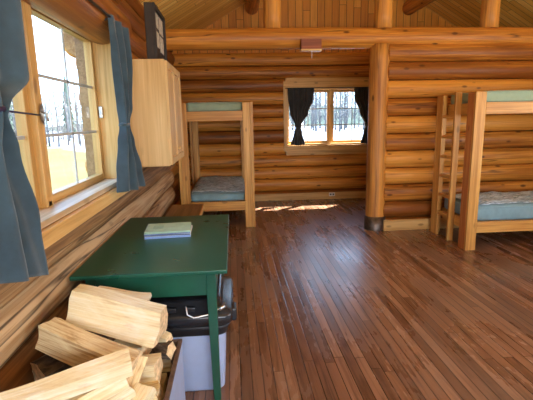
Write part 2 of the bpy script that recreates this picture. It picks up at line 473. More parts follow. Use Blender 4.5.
# ------------------------------------------------------------------ windows
def window(name, W, zz, place, ncols, casing=None, latch=False):
    """W=(u0,u1) opening, zz=(z0,z1); place(u,d,z)->world; d=0 inner wall face, positive outwards"""
    def bx(u0,u1,d0,d1,z0,z1,nm,mat,parent=None,bevel=.003):
        b = MB()
        ps = [place(u,d,z) for u in (u0,u1) for d in (d0,d1) for z in (z0,z1)]
        lo = [min(q[i] for q in ps) for i in range(3)]; hi = [max(q[i] for q in ps) for i in range(3)]
        b.box(lo[0],hi[0],lo[1],hi[1],lo[2],hi[2]); return b.build(nm, mat, parent, bevel)
    ax = 'y' if abs(place(1,0,0)[1]-place(0,0,0)[1]) > .5 else 'x'
    return bx, ax
def make_window(name, u0, u1, z0, z1, place, G, D, cas, mull_w=.075, fw=.05, mullions=1, sill_out=.0, rows=3, cols=2, head=.14, caslow=.11):
    bx, ax = window(name, None, None, place, 2)
    H = M['trim_'+ax]; V = M['trim_z']
    root = thing(name, None, None); struct(root)
    # reveals (jamb boards)
    bx(u0-.03, u0, 0, G+.03, z0, z1, 'jamb', V, root); bx(u1, u1+.03, 0, G+.03, z0, z1, 'jamb', V, root)
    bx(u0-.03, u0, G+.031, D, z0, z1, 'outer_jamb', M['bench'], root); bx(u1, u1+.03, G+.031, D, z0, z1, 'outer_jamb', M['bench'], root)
    bx(u0-.03, u1+.03, 0, D, z1, z1+.03, 'head_board', H, root); bx(u0-.02, u1+.02, .04, D-.01, z1+.03, z1+.22, 'head_filler', H, root)
    bx(u0-.02, u1+.02, .04, D-.01, z0-.21, z0-.03, 'sill_filler', H, root)
    bx(u0-.03, u1+.03, -sill_out, D, z0-.03, z0, 'window_sill', M['sill'] if ax == 'y' else H, root)
    # casing around
    if cas:
        bx(u0-cas, u0, -.025, 0, z0-.03, z1+.0, 'casing', V, root); bx(u1, u1+cas, -.025, 0, z0-.03, z1+.0, 'casing', V, root)
        bx(u0-cas, u1+cas, -.03, 0, z1, z1+head, 'casing', H, root)
        bx(u0-cas, u1+cas, -.03, 0, z0-caslow, z0-.03, 'apron', H, root)
    # sashes
    n = mullions+1; w = (u1-u0-mull_w*mullions)/n
    S_H = M['sash_'+ax]; S_V = M['sash_z']
    for i in range(n):
        a = u0+i*(w+mull_w); c = a+w
        s = thing('sash', None, None); s.parent = root
        f = MB()
        for (p, q, r_, t_) in ((a,a+fw,z0,z1), (c-fw,c,z0,z1)):
            o = bx(p, q, G-.02, G+.03, r_, t_, 'stile', S_V, s)
        bx(a+fw, c-fw, G-.02, G+.03, z0, z0+fw, 'rail', S_H, s); bx(a+fw, c-fw, G-.02, G+.03, z1-fw, z1, 'rail', S_H, s)
        bx(a+fw-.005, c-fw+.005, G+.004, G+.008, z0+fw-.005, z1-fw+.005, 'glass_pane', M['glass'], s, 0)
        for k in range(1, cols):
            u = a+fw+(w-2*fw)*k/cols; bx(u-.008, u+.008, G-.004, G+.003, z0+fw, z1-fw, 'muntin', M['white'], s, 0)
        for k in range(1, rows):
            z = z0+fw+(z1-z0-2*fw)*k/rows; bx(a+fw, c-fw, G-.004, G+.003, z-.008, z+.008, 'muntin', M['white'], s, 0)
        if i < mullions:
            bx(c, c+mull_w, G-.05, G+.04, z0, z1, 'mullion', V, root)
    return root
pl_left = lambda u, d, z: (-.80-d, u, z)
pl_back = lambda u, d, z: (u, YB-.135+d, z)
w1 = make_window('window_1', 1.10, 3.10, 1.10, 2.075, pl_left, .15, .25, .07, mull_w=.07, fw=.042, head=.03, caslow=.10, sill_out=.0)
w2 = make_window('window_2', 1.00, 2.63, 1.045, 2.01, pl_back, .13, .22, .07, mull_w=.03, fw=.045, head=.15, caslow=.13)
pl_rear = lambda u, d, z: (u, YR+.14-d, z)
w3 = make_window('window_3', -.37, 4.17, .78, 2.12, pl_rear, .14, .26, .07, mull_w=.12, fw=.05, mullions=3)
pl_right = lambda u, d, z: (XR+d, u, z)
w4 = make_window('window_4', .23, 3.37, .93, 2.07, pl_right, .14, .26, .07, mull_w=.12, fw=.05, mullions=2)
# latch and hinge on window_1
ym = (1.10+3.10)/2
def oval_latch(y, z, root, x=-.915):
    b = MB()
    b.grid(lambda u, v: (x+.016*math.sin(math.pi*v), y+.022*math.cos(2*math.pi*u)*math.cos(math.pi*(v-.5))*1.0, z+.05*math.sin(2*math.pi*u)*math.cos(math.pi*(v-.5))), 20, 8)
    b.tube([(x+.012, y, z+.01), (x+.034, y, z), (x+.036, y+.006, z-.035)], .006, 8)
    return b.build('window_latch', M['pewter'], root)
oval_latch(ym+.0, 1.545, w1, -.905)
b = MB(); b.box(-.925,-.90, 3.075,3.10, 1.53,1.61); b.build('hinge', M['pewter'], w1, .004)
b = MB(); b.box(-.935,-.90, ym-.02,ym+.02, 1.10,1.13); b.build('sash_catch', M['rod'], w1, .004)

# ------------------------------------------------------------------ curtains
def curtain(name, label, prof, axis, plane, mat, folds, depth, cord, group, seed=0, tilt=0):
    """prof: list of (z, u_left, u_right, fold depth scale); hangs in plane; thickness towards room"""
    prof = sorted(prof, key=lambda q: -q[0])
    root_u = (prof[0][1]+prof[0][2])/2
    def at(z):
        for a, c in zip(prof, prof[1:]):
            if a[0] >= z >= c[0]:
                t = (a[0]-z)/(a[0]-c[0]); t = t*t*(3-2*t)
                return [a[i]+(c[i]-a[i])*t for i in (1,2,3)]
        return list(prof[-1][1:])
    z1, z0 = prof[0][0], prof[-1][0]
    def pt(u, v):
        z = z1+(z0-z1)*v
        l, r, d = at(z)
        uu = l+(r-l)*u
        ph = seed+noise.noise(Vector((z*1.5, seed, 0)))*.8
        z += tilt*(1-u)*max(0, (v-.5)/.5)**2
        off = math.sin(u*folds*2*math.pi+ph)*depth*d + depth*.5*math.sin(u*folds*3.7*math.pi+ph*2+z*2)*d
        zz = z + (.012*noise.noise(Vector((u*3, seed, 5))) if v > .98 else 0)
        return (plane-off, uu, zz) if axis == 'x' else (uu, plane-off, zz)
    b = MB(); b.grid(pt, 90, 70)
    base = (plane, root_u, 0) if axis == 'x' else (root_u, plane, 0)
    t = thing(name, label, 'curtain', (0,0,0), 0, group)
    b.build('cloth', mat, t, solid=.004)
    if cord:
        z, hook = cord
        l, r, d = at(z); c = (l+r)/2; w = (r-l)/2+.006; dd = depth*.9*d+.012
        ring = []
        for i in range(18):
            a = 2*math.pi*i/18
            if axis == 'x': ring.append((plane+dd*math.cos(a), c+w*math.sin(a), z+.004*math.sin(3*a)))
            else: ring.append((c+w*math.sin(a), plane-dd*math.cos(a), z+.004*math.sin(3*a)))
        b = MB(); b.tube(ring, .008, 8, closed=True)
        if hook: b.tube([ (plane, r, z) if axis == 'x' else (r, plane, z), hook], .004, 6)
        b.build('tie', M['cord'] if hook else mat, t)
    return t
PX = -.705
curtain('curtain', 'slate blue curtain nearest the camera, tied back at the left edge', [(2.130,0.907,1.507,0.6),(1.882,0.917,1.526,0.8),(1.653,1.003,1.507,1.0),(1.557,1.242,1.369,0.9),(1.529,1.261,1.350,0.9),(1.424,1.098,1.392,1.0),(1.166,0.955,1.488,1.2),(0.956,0.926,1.521,1.2)],
        'x', PX, M['curtain'], 2.6, .026, (1.543, (-.90, 2.09, 1.54)), 'curtains of the near window', 1, .16)
curtain('curtain', 'slate blue tied curtain hanging between near window and cabinet', [(2.130,2.712,3.151,0.6),(1.930,2.750,3.151,0.8),(1.596,2.808,3.018,0.9),(1.500,2.817,2.922,0.8),(1.471,2.817,2.922,0.8),(1.366,2.760,2.999,1.0),(1.166,2.674,3.180,1.1),(1.008,2.636,3.276,1.1)],
        'x', PX, M['curtain'], 2.6, .022, (1.484, None), 'curtains of the near window', 2.3, .06)
b = MB(); b.tube([(PX, .8, 2.118), (PX, 2.76, 2.118)], .008, 10)
t = thing('curtain_rod', 'thin black curtain rod above the near window', 'curtain rod', (0,0,0))
b.build('rod', M['rod'], t)
for y in (.86, 1.9, 2.74):
    b = MB(); b.tube([(PX, y, 2.118), (-.80, y, 2.08)], .007, 8); b.build('bracket', M['rod'], t)
YC = YB-.20
curtain('curtain', 'dark grey tied curtain at the left side of the far window', [(2.03,1.0,1.48,.7),(1.85,1.01,1.47,.8),(1.6,1.04,1.37,.9),(1.38,1.13,1.24,.7),(1.34,1.14,1.23,.7),(1.25,1.11,1.26,.9),(1.03,1.05,1.31,1)],
        'y', YC, M['curtain2'], 5, .014, (1.36, None), 'curtains of the far window', 3)
curtain('curtain', 'dark grey curtain at the right side of the far window, partly behind the post', [(2.03,2.21,2.66,.7),(1.85,2.22,2.65,.8),(1.6,2.32,2.62,.9),(1.38,2.42,2.53,.7),(1.34,2.43,2.52,.7),(1.25,2.40,2.55,.9),(1.03,2.35,2.61,1)],
        'y', YC, M['curtain2'], 5, .014, (1.36, None), 'curtains of the far window', 4)
b = MB(); b.tube([(.96, YC, 2.035), (2.70, YC, 2.035)], .007, 10)
t = thing('curtain_rod', 'thin curtain rod under the head board of the far window', 'curtain rod')
b.build('rod', M['rod'], t)
for x in (1.0, 2.66):
    b = MB(); b.tube([(x, YC, 2.035), (x, YB-.165, 2.035)], .006, 8); b.build('bracket', M['rod'], t)

# ------------------------------------------------------------------ wall cabinet on the ledge
CX0, CZ, CHH, CW = -.485, 1.145, .825, .84
t = thing('wall_cabinet', 'pale wooden wall cabinet between the near window and the left bunk', 'cabinet', (CX0, 3.41, CZ))
b = MB(); b.box(-.345, -.02, 0, CW, 0, CHH); b.build('body', M['cab'], t, .004)
for i in range(2):
    y0 = .004+i*CW/2; y1 = y0+CW/2-.008
    d = MB(); fw = .055; zt = CHH-.01
    for (p,q,r_,s_) in ((y0,y0+fw,.01,zt),(y1-fw,y1,.01,zt)): d.box(-.02, 0, p, q, r_, s_)
    d.box(-.02,0,y0+fw,y1-fw,.01,.01+fw); d.box(-.02,0,y0+fw,y1-fw,zt-fw,zt)
    d.box(-.02,-.012,y0+fw,y1-fw,.01+fw,zt-fw); d.box(-.02,-.004,y0+fw+.025,y1-fw-.025,.01+fw+.025,zt-fw-.025)
    do = d.build('door', M['cab'], t, .003)
    yk = y1-.027 if i == 0 else y0+.027
    b = MB(); b.tube([(0, yk, .12), (.018, yk, .12)], [.006,.012], 10); b.build('knob', M['cab'], do)
t = thing('notice_case', 'dark wooden case with pale notices standing on top of the cabinet', 'case', (-.560, 3.47, CZ+CHH+.001))
b = MB(); b.box(-.08,-.02,0,.53,0,.42); b.build('case_body', M['dark'], t, .004)
b = MB()
for (p,q,r_,s_) in ((0,.03,0,.42),(.50,.53,0,.42),(.03,.50,0,.025),(.03,.50,.395,.42)): b.box(-.02,0,p,q,r_,s_)
b.build('front_frame', M['dark'], t, .002)
for i, (y0, z0, w, h) in enumerate(((.06,.27,.19,.11),(.29,.25,.19,.13),(.12,.12,.14,.12),(.30,.10,.17,.13))):
    b = MB(); b.box(-.02,-.017,y0,y0+w,z0,z0+h); b.build('notice', M['paper'], t)

# ------------------------------------------------------------------ bunk beds
def bunk(name, label, L, W, H, zlow, zup, railh, loc, rz, ladder=False, pw=.115, pd=.14):
    """length along local x, width along local y; origin at the near-left corner"""
    t = thing(name, label, 'bunk bed', loc, rz)
    for x0, sx in ((0, 1), (L, -1)):
        for y0, sy in ((0, 1), (W, -1)):
            b = MB()
            xa, xb = sorted((x0, x0+sx*pw)); ya, yb = sorted((y0, y0+sy*.038)); b.box(xa,xb,ya,yb,0,H)
            pt = b.build('leg', M['bed_z'], t, .004)
            b = MB(); xa, xb = sorted((x0, x0+sx*.038)); ya, yb = sorted((y0+sy*.040, y0+sy*pd)); b.box(xa,xb,ya,yb,0,H-.005)
            b.build('side_board', M['bed_shaded'] if ladder and x0 == 0 and y0 == 0 else M['bed_z'], pt, .004)
    for z in (zlow, zup):
        for y0, y1 in ((.040,.078), (W-.078,W-.040)):
            b = MB(); b.box(.12, L-.12, y0-.037 if y0 < W/2 else y0, y1-.037 if y0 < W/2 else y1, z, z+railh)
            b.build('side_rail', M['bed_x'], t, .004)
        for x0 in ((.074 if ladder else 0), L-.038):
            b = MB(); b.box(x0, x0+.038, pd+.001, W-pd-.001, z, z+railh); b.build('end_rail', M['bed_y'], t, .004)
        b = MB(); b.box(.115, L-.045, .08, W-.08, z+railh-.045, z+railh-.022); b.build('mattress_board', M['bed_x'], t)
    return t
# right bunk: near-left corner (2.56,4.375), length along +X, width along +Y
BW = .86
rb = bunk('bunk_bed', 'pine bunk bed with a ladder at its left end, along the divider wall', 2.0, BW, 1.745, .20, 1.51, .125, (2.575, 4.36, 0), 0, True, pw=.118, pd=.16)
b = MB(); b.box(.0, .072, .405, .443, 0, 1.765); lad = b.build('ladder_pole', M['bed_z'], rb, .004)
for z in (1.49, 1.25, 1.01, .77, .53, .30):
    b = MB(); b.box(.003, .040, .444, BW-.161, z-.019, z+.019); b.build('rung', M['bed_y'], rb, .003)
# left bunk: end faces camera; length along +Y
lb = bunk('bunk_bed', 'pine bunk bed in the far left corner with its end to the camera', 1.86, 1.03, 1.735, .25, 1.49, .13, (.285, 5.79, 0), math.pi/2, pw=.14, pd=.14)

def mattress(name, label, L, W, T, loc, mat, group, seed=0):
    b = MB(); nx, ny = 24, 12
    r = .035
    def sup(u, e=.2):
        return math.copysign(abs(u)**e, u)
    def fn(u, v):
        a = 2*math.pi*u; p = math.pi*(v-.5)
        ca, sa, cp, sp = math.cos(a), math.sin(a), math.cos(p), math.sin(p)
        x = L/2*sup(ca, .12)*sup(cp, .16); y = W/2*sup(sa, .12)*sup(cp, .16); z = T/2*sup(sp, .45)
        z += (.006*noise.noise(Vector((x*3, y*3, seed))) if sp > 0 else 0)
        return (x, y, z+T/2)
    b.grid(fn, 96, 26)
    t = thing(name, label, 'mattress', loc, 0, group)
    b.build('padding', mat, t)
    pts = []
    for i in range(96):
        a = 2*math.pi*i/96; pts.append(((L/2+.001)*sup(math.cos(a), .12), (W/2+.001)*sup(math.sin(a), .12), T*.86))
    b = MB(); b.tube(pts, .005, 6, closed=True); b.build('piping', mat, t)
    return t
G = 'bunk mattresses'
mattress('mattress', 'pale green mattress on the upper level of the right bunk', 1.84, .70, .15, (3.60, 4.79, 1.615), M['matt_green'], G, 1)
mattress('mattress', 'dusty blue mattress on the lower level of the right bunk', 1.84, .70, .19, (3.60, 4.79, .305), M['matt_blue'], G, 2)
mattress('mattress', 'sage green mattress on the upper level of the left bunk', .80, 1.70, .15, (-.23, 6.72, 1.60), M['matt_green'], G, 3)
mattress('mattress', 'dusty blue mattress on the lower level of the left bunk', .80, 1.70, .13, (-.23, 6.72, .36), M['matt_blue'], G, 4)
def blanket(label, L, W, loc, seed, top):
    def fn(u, v):
        x = (u-.5)*L; y = (v-.5)*W
        q = Vector((x*4.5, y*7, seed))
        z = .022+.020*noise.noise(q)+.016*abs(noise.noise(q*2.3))
        e = max(abs(u-.5), abs(v-.5))
        x += .02*noise.noise(Vector((v*5, seed, 2))); y += .02*noise.noise(Vector((u*5, seed, 3)))
        return (x, y, z-.014*max(0, (e-.42)/.08))
    b = MB(); b.grid(fn, 80, 60)
    o = b.build('blanket', M['ticking'], loc=loc, solid=.006)
    return tag(o, label, 'blanket', 'crumpled bunk covers')
blanket('grey crumpled cover lying on the right lower mattress', 1.76, .64, (3.60, 4.79, .497), 1, 0)
blanket('grey crumpled cover lying on the left lower mattress', .74, 1.62, (-.23, 6.72, .492), 5, 0)

# ------------------------------------------------------------------ bench behind the table
t = thing('low_bench', 'low brown wooden bench in the corner behind the green table', 'bench', (-.60, 4.72, 0))
b = MB(); b.box(-.19,.19,-.62,.62,.41,.45); b.build('seat', M['bench'], t, .005)
b = MB(); b.box(.19,.205,-.62,.62,.38,.453); b.build('edge_strip', M['trim_y'], t, .002)
for sx in (-1, 1):
    for sy in (-1, 1):
        b = MB(); b.box(sx*.16-.02, sx*.16+.02, sy*.56-.02, sy*.56+.02, 0, .41); b.build('leg', M['bench'], t, .003)

# ------------------------------------------------------------------ green table
TX0, TX1, TY0, TY1 = -.822, -.05, 2.02, 3.295
cx, cy = (TX0+TX1)/2, (TY0+TY1)/2; hx, hy = (TX1-TX0)/2, (TY1-TY0)/2
t = thing('green_table', 'dark green painted wooden table against the left log wall', 'table', (cx, cy, 0))
b = MB(); b.box(-hx,hx,-hy,hy,.738,.76); b.build('tabletop', M['green_top'], t, .005, seg=3)
ix, iy = hx-.06, hy-.04
for sy in (-1, 1):
    b = MB(); b.box(-ix+.05, ix-.05, *sorted((sy*iy, sy*(iy-.022))), .612, .738); b.build('apron', M['green'], t, .003)
for sx in (-1, 1):
    b = MB(); b.box(*sorted((sx*ix, sx*(ix-.022))), -iy+.05, iy-.05, .612, .738); b.build('apron', M['green'], t, .003)
for sx in (-1, 1):
    for sy in (-1, 1):
        b = MB(); x1 = sx*ix; y1 = sy*iy
        w0, w1_ = .05, .038
        vs = []
        for z, w in ((0, w1_), (.60, w0), (.738, w0)):
            xa, xb = sorted((x1, x1-sx*w)); ya, yb = sorted((y1, y1-sy*w)); vs += [(xa,ya,z),(xb,ya,z),(xb,yb,z),(xa,yb,z)]
        fs = [(3,2,1,0), (8,9,10,11)]+[(k*4+i, k*4+(i+1) % 4, k*4+4+(i+1) % 4, k*4+4+i) for k in range(2) for i in range(4)]
        b.add(vs, fs); b.build('leg', M['green'], t, .003)
# booklets
BK = [('white booklet with a blue spine at the bottom of the stack', (.62,.68,.80), (.20,.32,.62), .014, 0.02, (0,0)),
      ('white booklet in the middle of the stack on the table', (.72,.74,.76), (.10,.12,.20), .010, -.03, (.004,.004)),
      ('thin blue-grey booklet second from the top of the stack', (.35,.45,.58), (.10,.16,.34), .007, .05, (-.004,.0)),
      ('pale green booklet on top of the stack', (.42,.60,.42), (.30,.46,.34), .011, .02, (.0,.006))]
z = .761
for i, (lbl, c1, c2, h, rz, (ox, oy)) in enumerate(BK):
    t = thing('booklet', lbl, 'book', (-.445+ox, 2.76+oy, z), .05+rz, 'booklets stacked on the green table')
    cm = plain('booklet_cover_%d' % i, c1, .45, noise_amt=.12, nscale=18); sm = plain('booklet_spine_%d' % i, c2, .45)
    pm = plain('booklet_pages_%d' % i, (.80,.80,.76), .8)
    w, d = .145, .105+.004*i
    b = MB(); b.box(-w+.003,w-.003,-d+.006,d-.003,.0015,h-.0015); b.build('pages', pm, t)
    b = MB(); b.box(-w,w,-d,d,h-.0015,h); b.box(-w,w,-d,d,0,.0015); b.build('cover', cm, t)
    b = MB(); b.box(-w,w,-d-.001,-d+.004,.0005,h-.0005); b.build('spine', sm, t, .001)
    if i == 3:
        b = MB(); b.box(-.10,-.035,-.03,.05,h,h+.0006); b.build('cover_emblem', plain('booklet_emblem', (.30,.50,.36), .5), t)
    z += h+.001

# ------------------------------------------------------------------ bin with black lid under the table
def rrect(hx, hy, r, n=6):
    out = []
    for (sx, sy, a0) in ((1,1,0),(-1,1,90),(-1,-1,180),(1,-1,270)):
        for k in range(n+1):
            a = math.radians(a0+90*k/n); out.append((sx*(hx-r)+r*math.cos(a), sy*(hy-r)+r*math.sin(a)))
    return out
def loft(b, levels, capb=True, capt=True, mi=0):
    n = len(rrect(*levels[0][:3])); vs = []
    for hx, hy, r, z in levels: vs += [(x, y, z) for x, y in rrect(hx, hy, r)]
    fs = [(i*n+j, i*n+(j+1) % n, (i+1)*n+(j+1) % n, (i+1)*n+j) for i in range(len(levels)-1) for j in range(n)]
    b.add(vs, fs, mi, True)
    base = len(b.v)-len(vs)
    if capb: b.f.append([base+j for j in range(n)][::-1]); b.m.append(mi); b.s.append(False)
    if capt: b.f.append([base+(len(levels)-1)*n+j for j in range(n)]); b.m.append(mi); b.s.append(False)
t = thing('storage_bin', 'pale blue-grey plastic bin with a black lid under the green table', 'bin', (-.335, 2.38, 0))
b = MB(); loft(b, [(.235,.225,.05,0),(.245,.235,.05,.012),(.262,.25,.05,.375)]); b.build('bin_body', M['tote'], t, .002)
b = MB(); loft(b, [(.268,.256,.05,.352),(.272,.26,.05,.36),(.275,.262,.05,.385),(.285,.272,.06,.392),(.290,.276,.06,.408),(.286,.272,.06,.414)]); b.build('rim', M['black'], t)
b = MB(); loft(b, [(.285,.27,.05,.414),(.300,.285,.06,.425),(.305,.29,.06,.465),(.296,.28,.06,.485),(.25,.24,.05,.492),(.24,.23,.05,.535),(.22,.21,.05,.545)])
lid = b.build('lid', M['bag'], t)
for x in (-.12, -.02, .08):
    b = MB(); b.box(x-.025, x+.025, -.262, -.235, .492, .52); b.build('lid_rib', M['black'], lid, .006)
b = MB(); b.box(.29,.325,-.20,-.10,.40,.475); b.build('latch', M['black'], t, .012)
b = MB(); b.tube([(.06,-.285,.54),(.065,-.29,.495),(.10,-.295,.478),(.18,-.29,.49),(.235,-.275,.515),(.262,-.24,.53)], .0045, 8); b.build('wire_handle', M['steel'], t)
b = MB(); b.tube([(.232,-.275,.512),(.262,-.262,.522)], .011, 8); b.build('handle_clip', M['steel'], t)

# ------------------------------------------------------------------ firewood tote + pieces
t = thing('firewood_crate', 'pale blue open crate with a dark rim full of split firewood', 'crate', (-.51, 1.42, 0))
b = MB()
HX, HY, HT = .238, .44, .47
for (x0,x1,y0,y1) in ((-HX,HX,-HY,-HY+.012),(-HX,HX,HY-.012,HY),(-HX,-HX+.012,-HY+.012,HY-.012),(HX-.012,HX,-HY+.012,HY-.012)):
    b.box(x0,x1,y0,y1,.0,HT)
b.box(-HX+.012,HX-.012,-HY+.012,HY-.012,.0,.015)
b.build('crate_shell', M['tote'], t, .003)
b = MB()
for (x0,x1,y0,y1) in ((-HX-.002,HX+.002,-HY-.002,-HY+.016),(-HX-.002,HX+.002,HY-.016,HY+.002),(-HX-.002,-HX+.016,-HY+.016,HY-.016),(HX-.016,HX+.002,-HY+.016,HY-.016)):
    b.box(x0,x1,y0,y1,HT,HT+.016)
b.build('rim', M['tote_dirty'], t, .003)
b = MB()
for (x0,x1,y0,y1) in ((-HX+.012,HX-.012,HY-.016,HY-.013),(HX-.016,HX-.013,-HY+.016,HY-.016)):
    b.box(x0,x1,y0,y1,.1,HT)
b.build('liner', M['tote_dirty'], t)

def split_log(name, label, P0, P1, sec, roll=0, seed=0, barkfaces=(), taper=(1,1), rough=.006, group='split firewood in the crate', endcut=.02):
    """a split piece between P0 and P1; sec = cross-section polygon (y,z) in metres"""
    P0 = Vector(P0); P1 = Vector(P1); L = (P1-P0).length
    c = (P0+P1)/2; d = (P1-P0).normalized()
    side = Vector((0,0,1)).cross(d).normalized(); up = d.cross(side)
    Mx = Matrix((d, side, up)).transposed().to_4x4()
    Rr = Matrix.Rotation(roll, 4, 'X')
    # subdivide the section edges
    sub = 7; ring = []; mats = []
    ns = len(sec)
    for i in range(ns):
        a = Vector(sec[i]); c2 = Vector(sec[(i+1) % ns])
        for k in range(sub):
            ring.append(a.lerp(c2, k/sub)); mats.append(1 if i in barkfaces else 0)
    n = len(ring); N = 26; b = MB(); vs = []
    for i in range(N+1):
        u = i/N; x = (u-.5)*L; tp = taper[0]+(taper[1]-taper[0])*u
        for j, q in enumerate(ring):
            nv = Vector((x*4, q.x*9+seed*3.7, q.y*9))
            g = noise.noise(nv)*rough*1.2 + noise.noise(Vector((x*7, q.x*90+seed, q.y*90)))*rough*.12
            rl = q.length or 1
            s_ = tp*(1+g/rl)
            bend = .010*math.sin(u*3.0+seed)
            xx = x
            if i == 0: xx += endcut*(noise.noise(Vector((q.x*12, q.y*12, seed)))+.2)
            if i == N: xx += endcut*noise.noise(Vector((q.x*12, q.y*12, seed+9)))
            vs.append((xx, q.x*s_, q.y*s_+bend))
    fs = []; ms = []
    for i in range(N):
        for j in range(n):
            l = (j+1) % n; fs.append((i*n+j, (i+1)*n+j, (i+1)*n+l, i*n+l)); ms.append(mats[j])
    base = 0
    b.add(vs, fs, 0, True); b.m = ms[:]
    for e, flip in ((0, True), (N, False)):
        # end cap: fan with centre
        cx_ = sum((Vector(vs[e*n+j]) for j in range(n)), Vector())/n
        ci = len(b.v); b.v.append(cx_)
        for j in range(n):
            l = (j+1) % n; f = [ci, e*n+l, e*n+j]
            b.f.append(f if not flip else f[::-1]); b.m.append(2); b.s.append(False)
    o = b.build(name, [M['fw'], M['bark'], M['fw_end']])
    for p in o.data.polygons:
        pass
    try: o.data.set_sharp_from_angle(angle=math.radians(24))
    except Exception: pass
    o.matrix_world = Matrix.Translation(c) @ Mx @ Rr
    return tag(o, label, 'firewood', group)
def wedge(w, h, skew=0): return [(-w/2, -h/2), (w/2, -h/2), (w/2+skew*.3, h*.1), (skew, h/2), (-w/2, h*.15)]
SL = split_log
SL('firewood_log', 'widest split log lying across the top of the firewood pile', (-.715,1.77,.728), (-.330,1.70,.650), [(-.080,-.066),(.06,-.06),(.08,.0),(.055,.066),(-.030,.068),(-.052,-.004)], 0, 1)
SL('firewood_log', 'split log just behind the topmost piece, closest to the table', (-.66,1.90,.680), (-.425,1.915,.645), [(-.05,-.05),(.05,-.05),(.045,.045),(-.04,.05)], .1, 2, (3,))
SL('firewood_log', 'split log slanting down to the right just below the topmost piece', (-.770,1.635,.685), (-.395,1.475,.598), [(-.062,-.055),(.05,-.06),(.06,.02),(.02,.055),(-.05,.045)], .05, 3, endcut=.035)
SL('firewood_log', 'long wedge-shaped split log at the near left of the pile', (-.84,1.225,.632), (-.40,1.425,.648), [(-.052,-.036),(.050,-.034),(.052,.012),(.0,.046),(-.050,.020)], .0, 4, taper=(.85,1.05), endcut=.008)
SL('firewood_log', 'dark bark-covered log against the left wall under lighter pieces', (-.80,1.56,.535), (-.62,1.78,.545), [(-.05,-.05),(.05,-.05),(.055,.03),(0,.06),(-.055,.03)], .3, 5, (2,3,4))
SL('firewood_log', 'splintered split log at the near edge of the crate', (-.64,1.26,.540), (-.415,1.42,.570), [(-.05,-.04),(.05,-.05),(.05,.03),(-.02,.05),(-.05,.02)], .2, 6, rough=.012, endcut=.04)
SL('firewood_log', 'thin pale split stick propped up between the thicker logs', (-.412,1.42,.50), (-.378,1.52,.600), [(-.020,-.010),(.020,-.012),(.018,.010),(-.018,.012)], .4, 7)
SL('firewood_log', 'squared split log with its cut end facing the bin', (-.62,1.60,.490), (-.335,1.595,.515), [(-.055,-.045),(.055,-.045),(.05,.04),(-.05,.045)], .02, 8)
SL('firewood_log', 'small squared offcut near the right rim of the crate', (-.53,1.50,.43), (-.315,1.485,.458), [(-.055,-.045),(.055,-.045),(.055,.04),(-.05,.04)], -.05, 9)
SL('firewood_log', 'small light block under the right end of the top log', (-.55,1.76,.52), (-.40,1.72,.520), [(-.035,-.03),(.035,-.03),(.03,.03),(-.035,.03)], .1, 10)
SL('firewood_log', 'dark bark chunk at the back right rim of the crate', (-.40,1.79,.49), (-.300,1.72,.505), [(-.03,-.03),(.03,-.03),(.035,.02),(0,.035),(-.035,.02)], .5, 11, (0,1,2,3,4))
SL('firewood_log', 'pale split piece over the dark bark chunk by the bin', (-.40,1.82,.535), (-.31,1.76,.535), [(-.025,-.015),(.025,-.015),(.02,.018),(-.025,.02)], .2, 12)
SL('firewood_log', 'split log leaning against the right rim at the near end', (-.43,1.30,.42), (-.355,1.45,.520), [(-.035,-.03),(.035,-.035),(.03,.03),(-.03,.03)], .2, 13)
SL('firewood_log', 'grey weathered log deep in the crate beside the wall', (-.70,1.42,.44), (-.56,1.80,.44), [(-.055,-.05),(.055,-.05),(.05,.04),(-.05,.05)], .0, 14, (2,))
for i in range(6):
    y = 1.10+.14*i
    SL('firewood_log', 'split log in the lower layer of the crate', (-.70,y,.30+.01*(i % 2)), (-.32,y+.02,.34-.01*(i % 2)), [(-.06,-.05),(.06,-.05),(.055,.045),(-.02,.06),(-.06,.02)], .1*i, 20+i, (3,) if i % 2 else (), group='split firewood of the lower layer')

# ------------------------------------------------------------------ outside
def yard():
    m = NT('dry_grass_yard'); v = m.coords((1,1,1))
    n = m.noise(v, .35, 6, .65); n2 = m.noise(v, .10, 4, .6)
    c = m.ramp(n, [(.3,(.055,.055,.020)), (.55,(.085,.08,.035)), (.75,(.11,.105,.055))])
    sp = m.new('ShaderNodeSeparateXYZ'); m.link(v, sp.inputs[0])
    far = m.math('MULTIPLY', m.math('SUBTRACT', m.math('ADD', sp.outputs[1], m.math('MULTIPLY', sp.outputs[0], 1.5)), 14), .06)
    sn = m.math('ADD', m.math('MINIMUM', m.math('MAXIMUM', far, -1), .22), n)
    c = m.mix(m.ramp(sn, [(.52,(0,0,0)), (.60,(1,1,1))]), c, (.17,.20,.25))
    m.base(c); m.set(Roughness=.95, Specular_IOR_Level=.1); return m.mat
b = MB(); b.grid(lambda u, v: ((u-.5)*340, (v-.4)*340, -.5), 4, 4, smooth=False)
o = b.build('ground', yard()); struct(o)
def conifer_hill():
    m = NT('forested_hillside'); n = m.noise(m.coords((.5,.5,.18)), 1, 5, .7)
    m.base(m.ramp(n, [(.3,(.035,.05,.045)), (.6,(.06,.08,.07)), (.8,(.09,.11,.10))])); m.set(Roughness=1, Specular_IOR_Level=0); return m.mat
def ridge(name, label, c0, c1, h, seed):
    c0 = Vector(c0); c1 = Vector(c1); d = (c1-c0); nrm = Vector((-d.y, d.x, 0)).normalized()
    def fn(u, v):
        p = c0+d*u
        hh = h*(.75+.5*noise.noise(Vector((u*4, seed, 0)))+.05*noise.noise(Vector((u*150, seed, 3))))*math.sin(math.pi*min(1, max(0, u))*.9+.15)
        q = p + nrm*(v-.5)*70
        return (q.x, q.y, -.6+hh*math.sin(math.pi*v))
    b = MB(); b.grid(fn, 260, 10); o = b.build(name, conifer_hill()); struct(o); o['label'] = label; return o
ridge('hill', 'hazy forested hill beyond the left window', (-120,-60,0), (-95,110,0), 9.5, 1)
ridge('hill', 'hazy forested hill beyond the far window', (-60,150,0), (130,140,0), 8, 2)
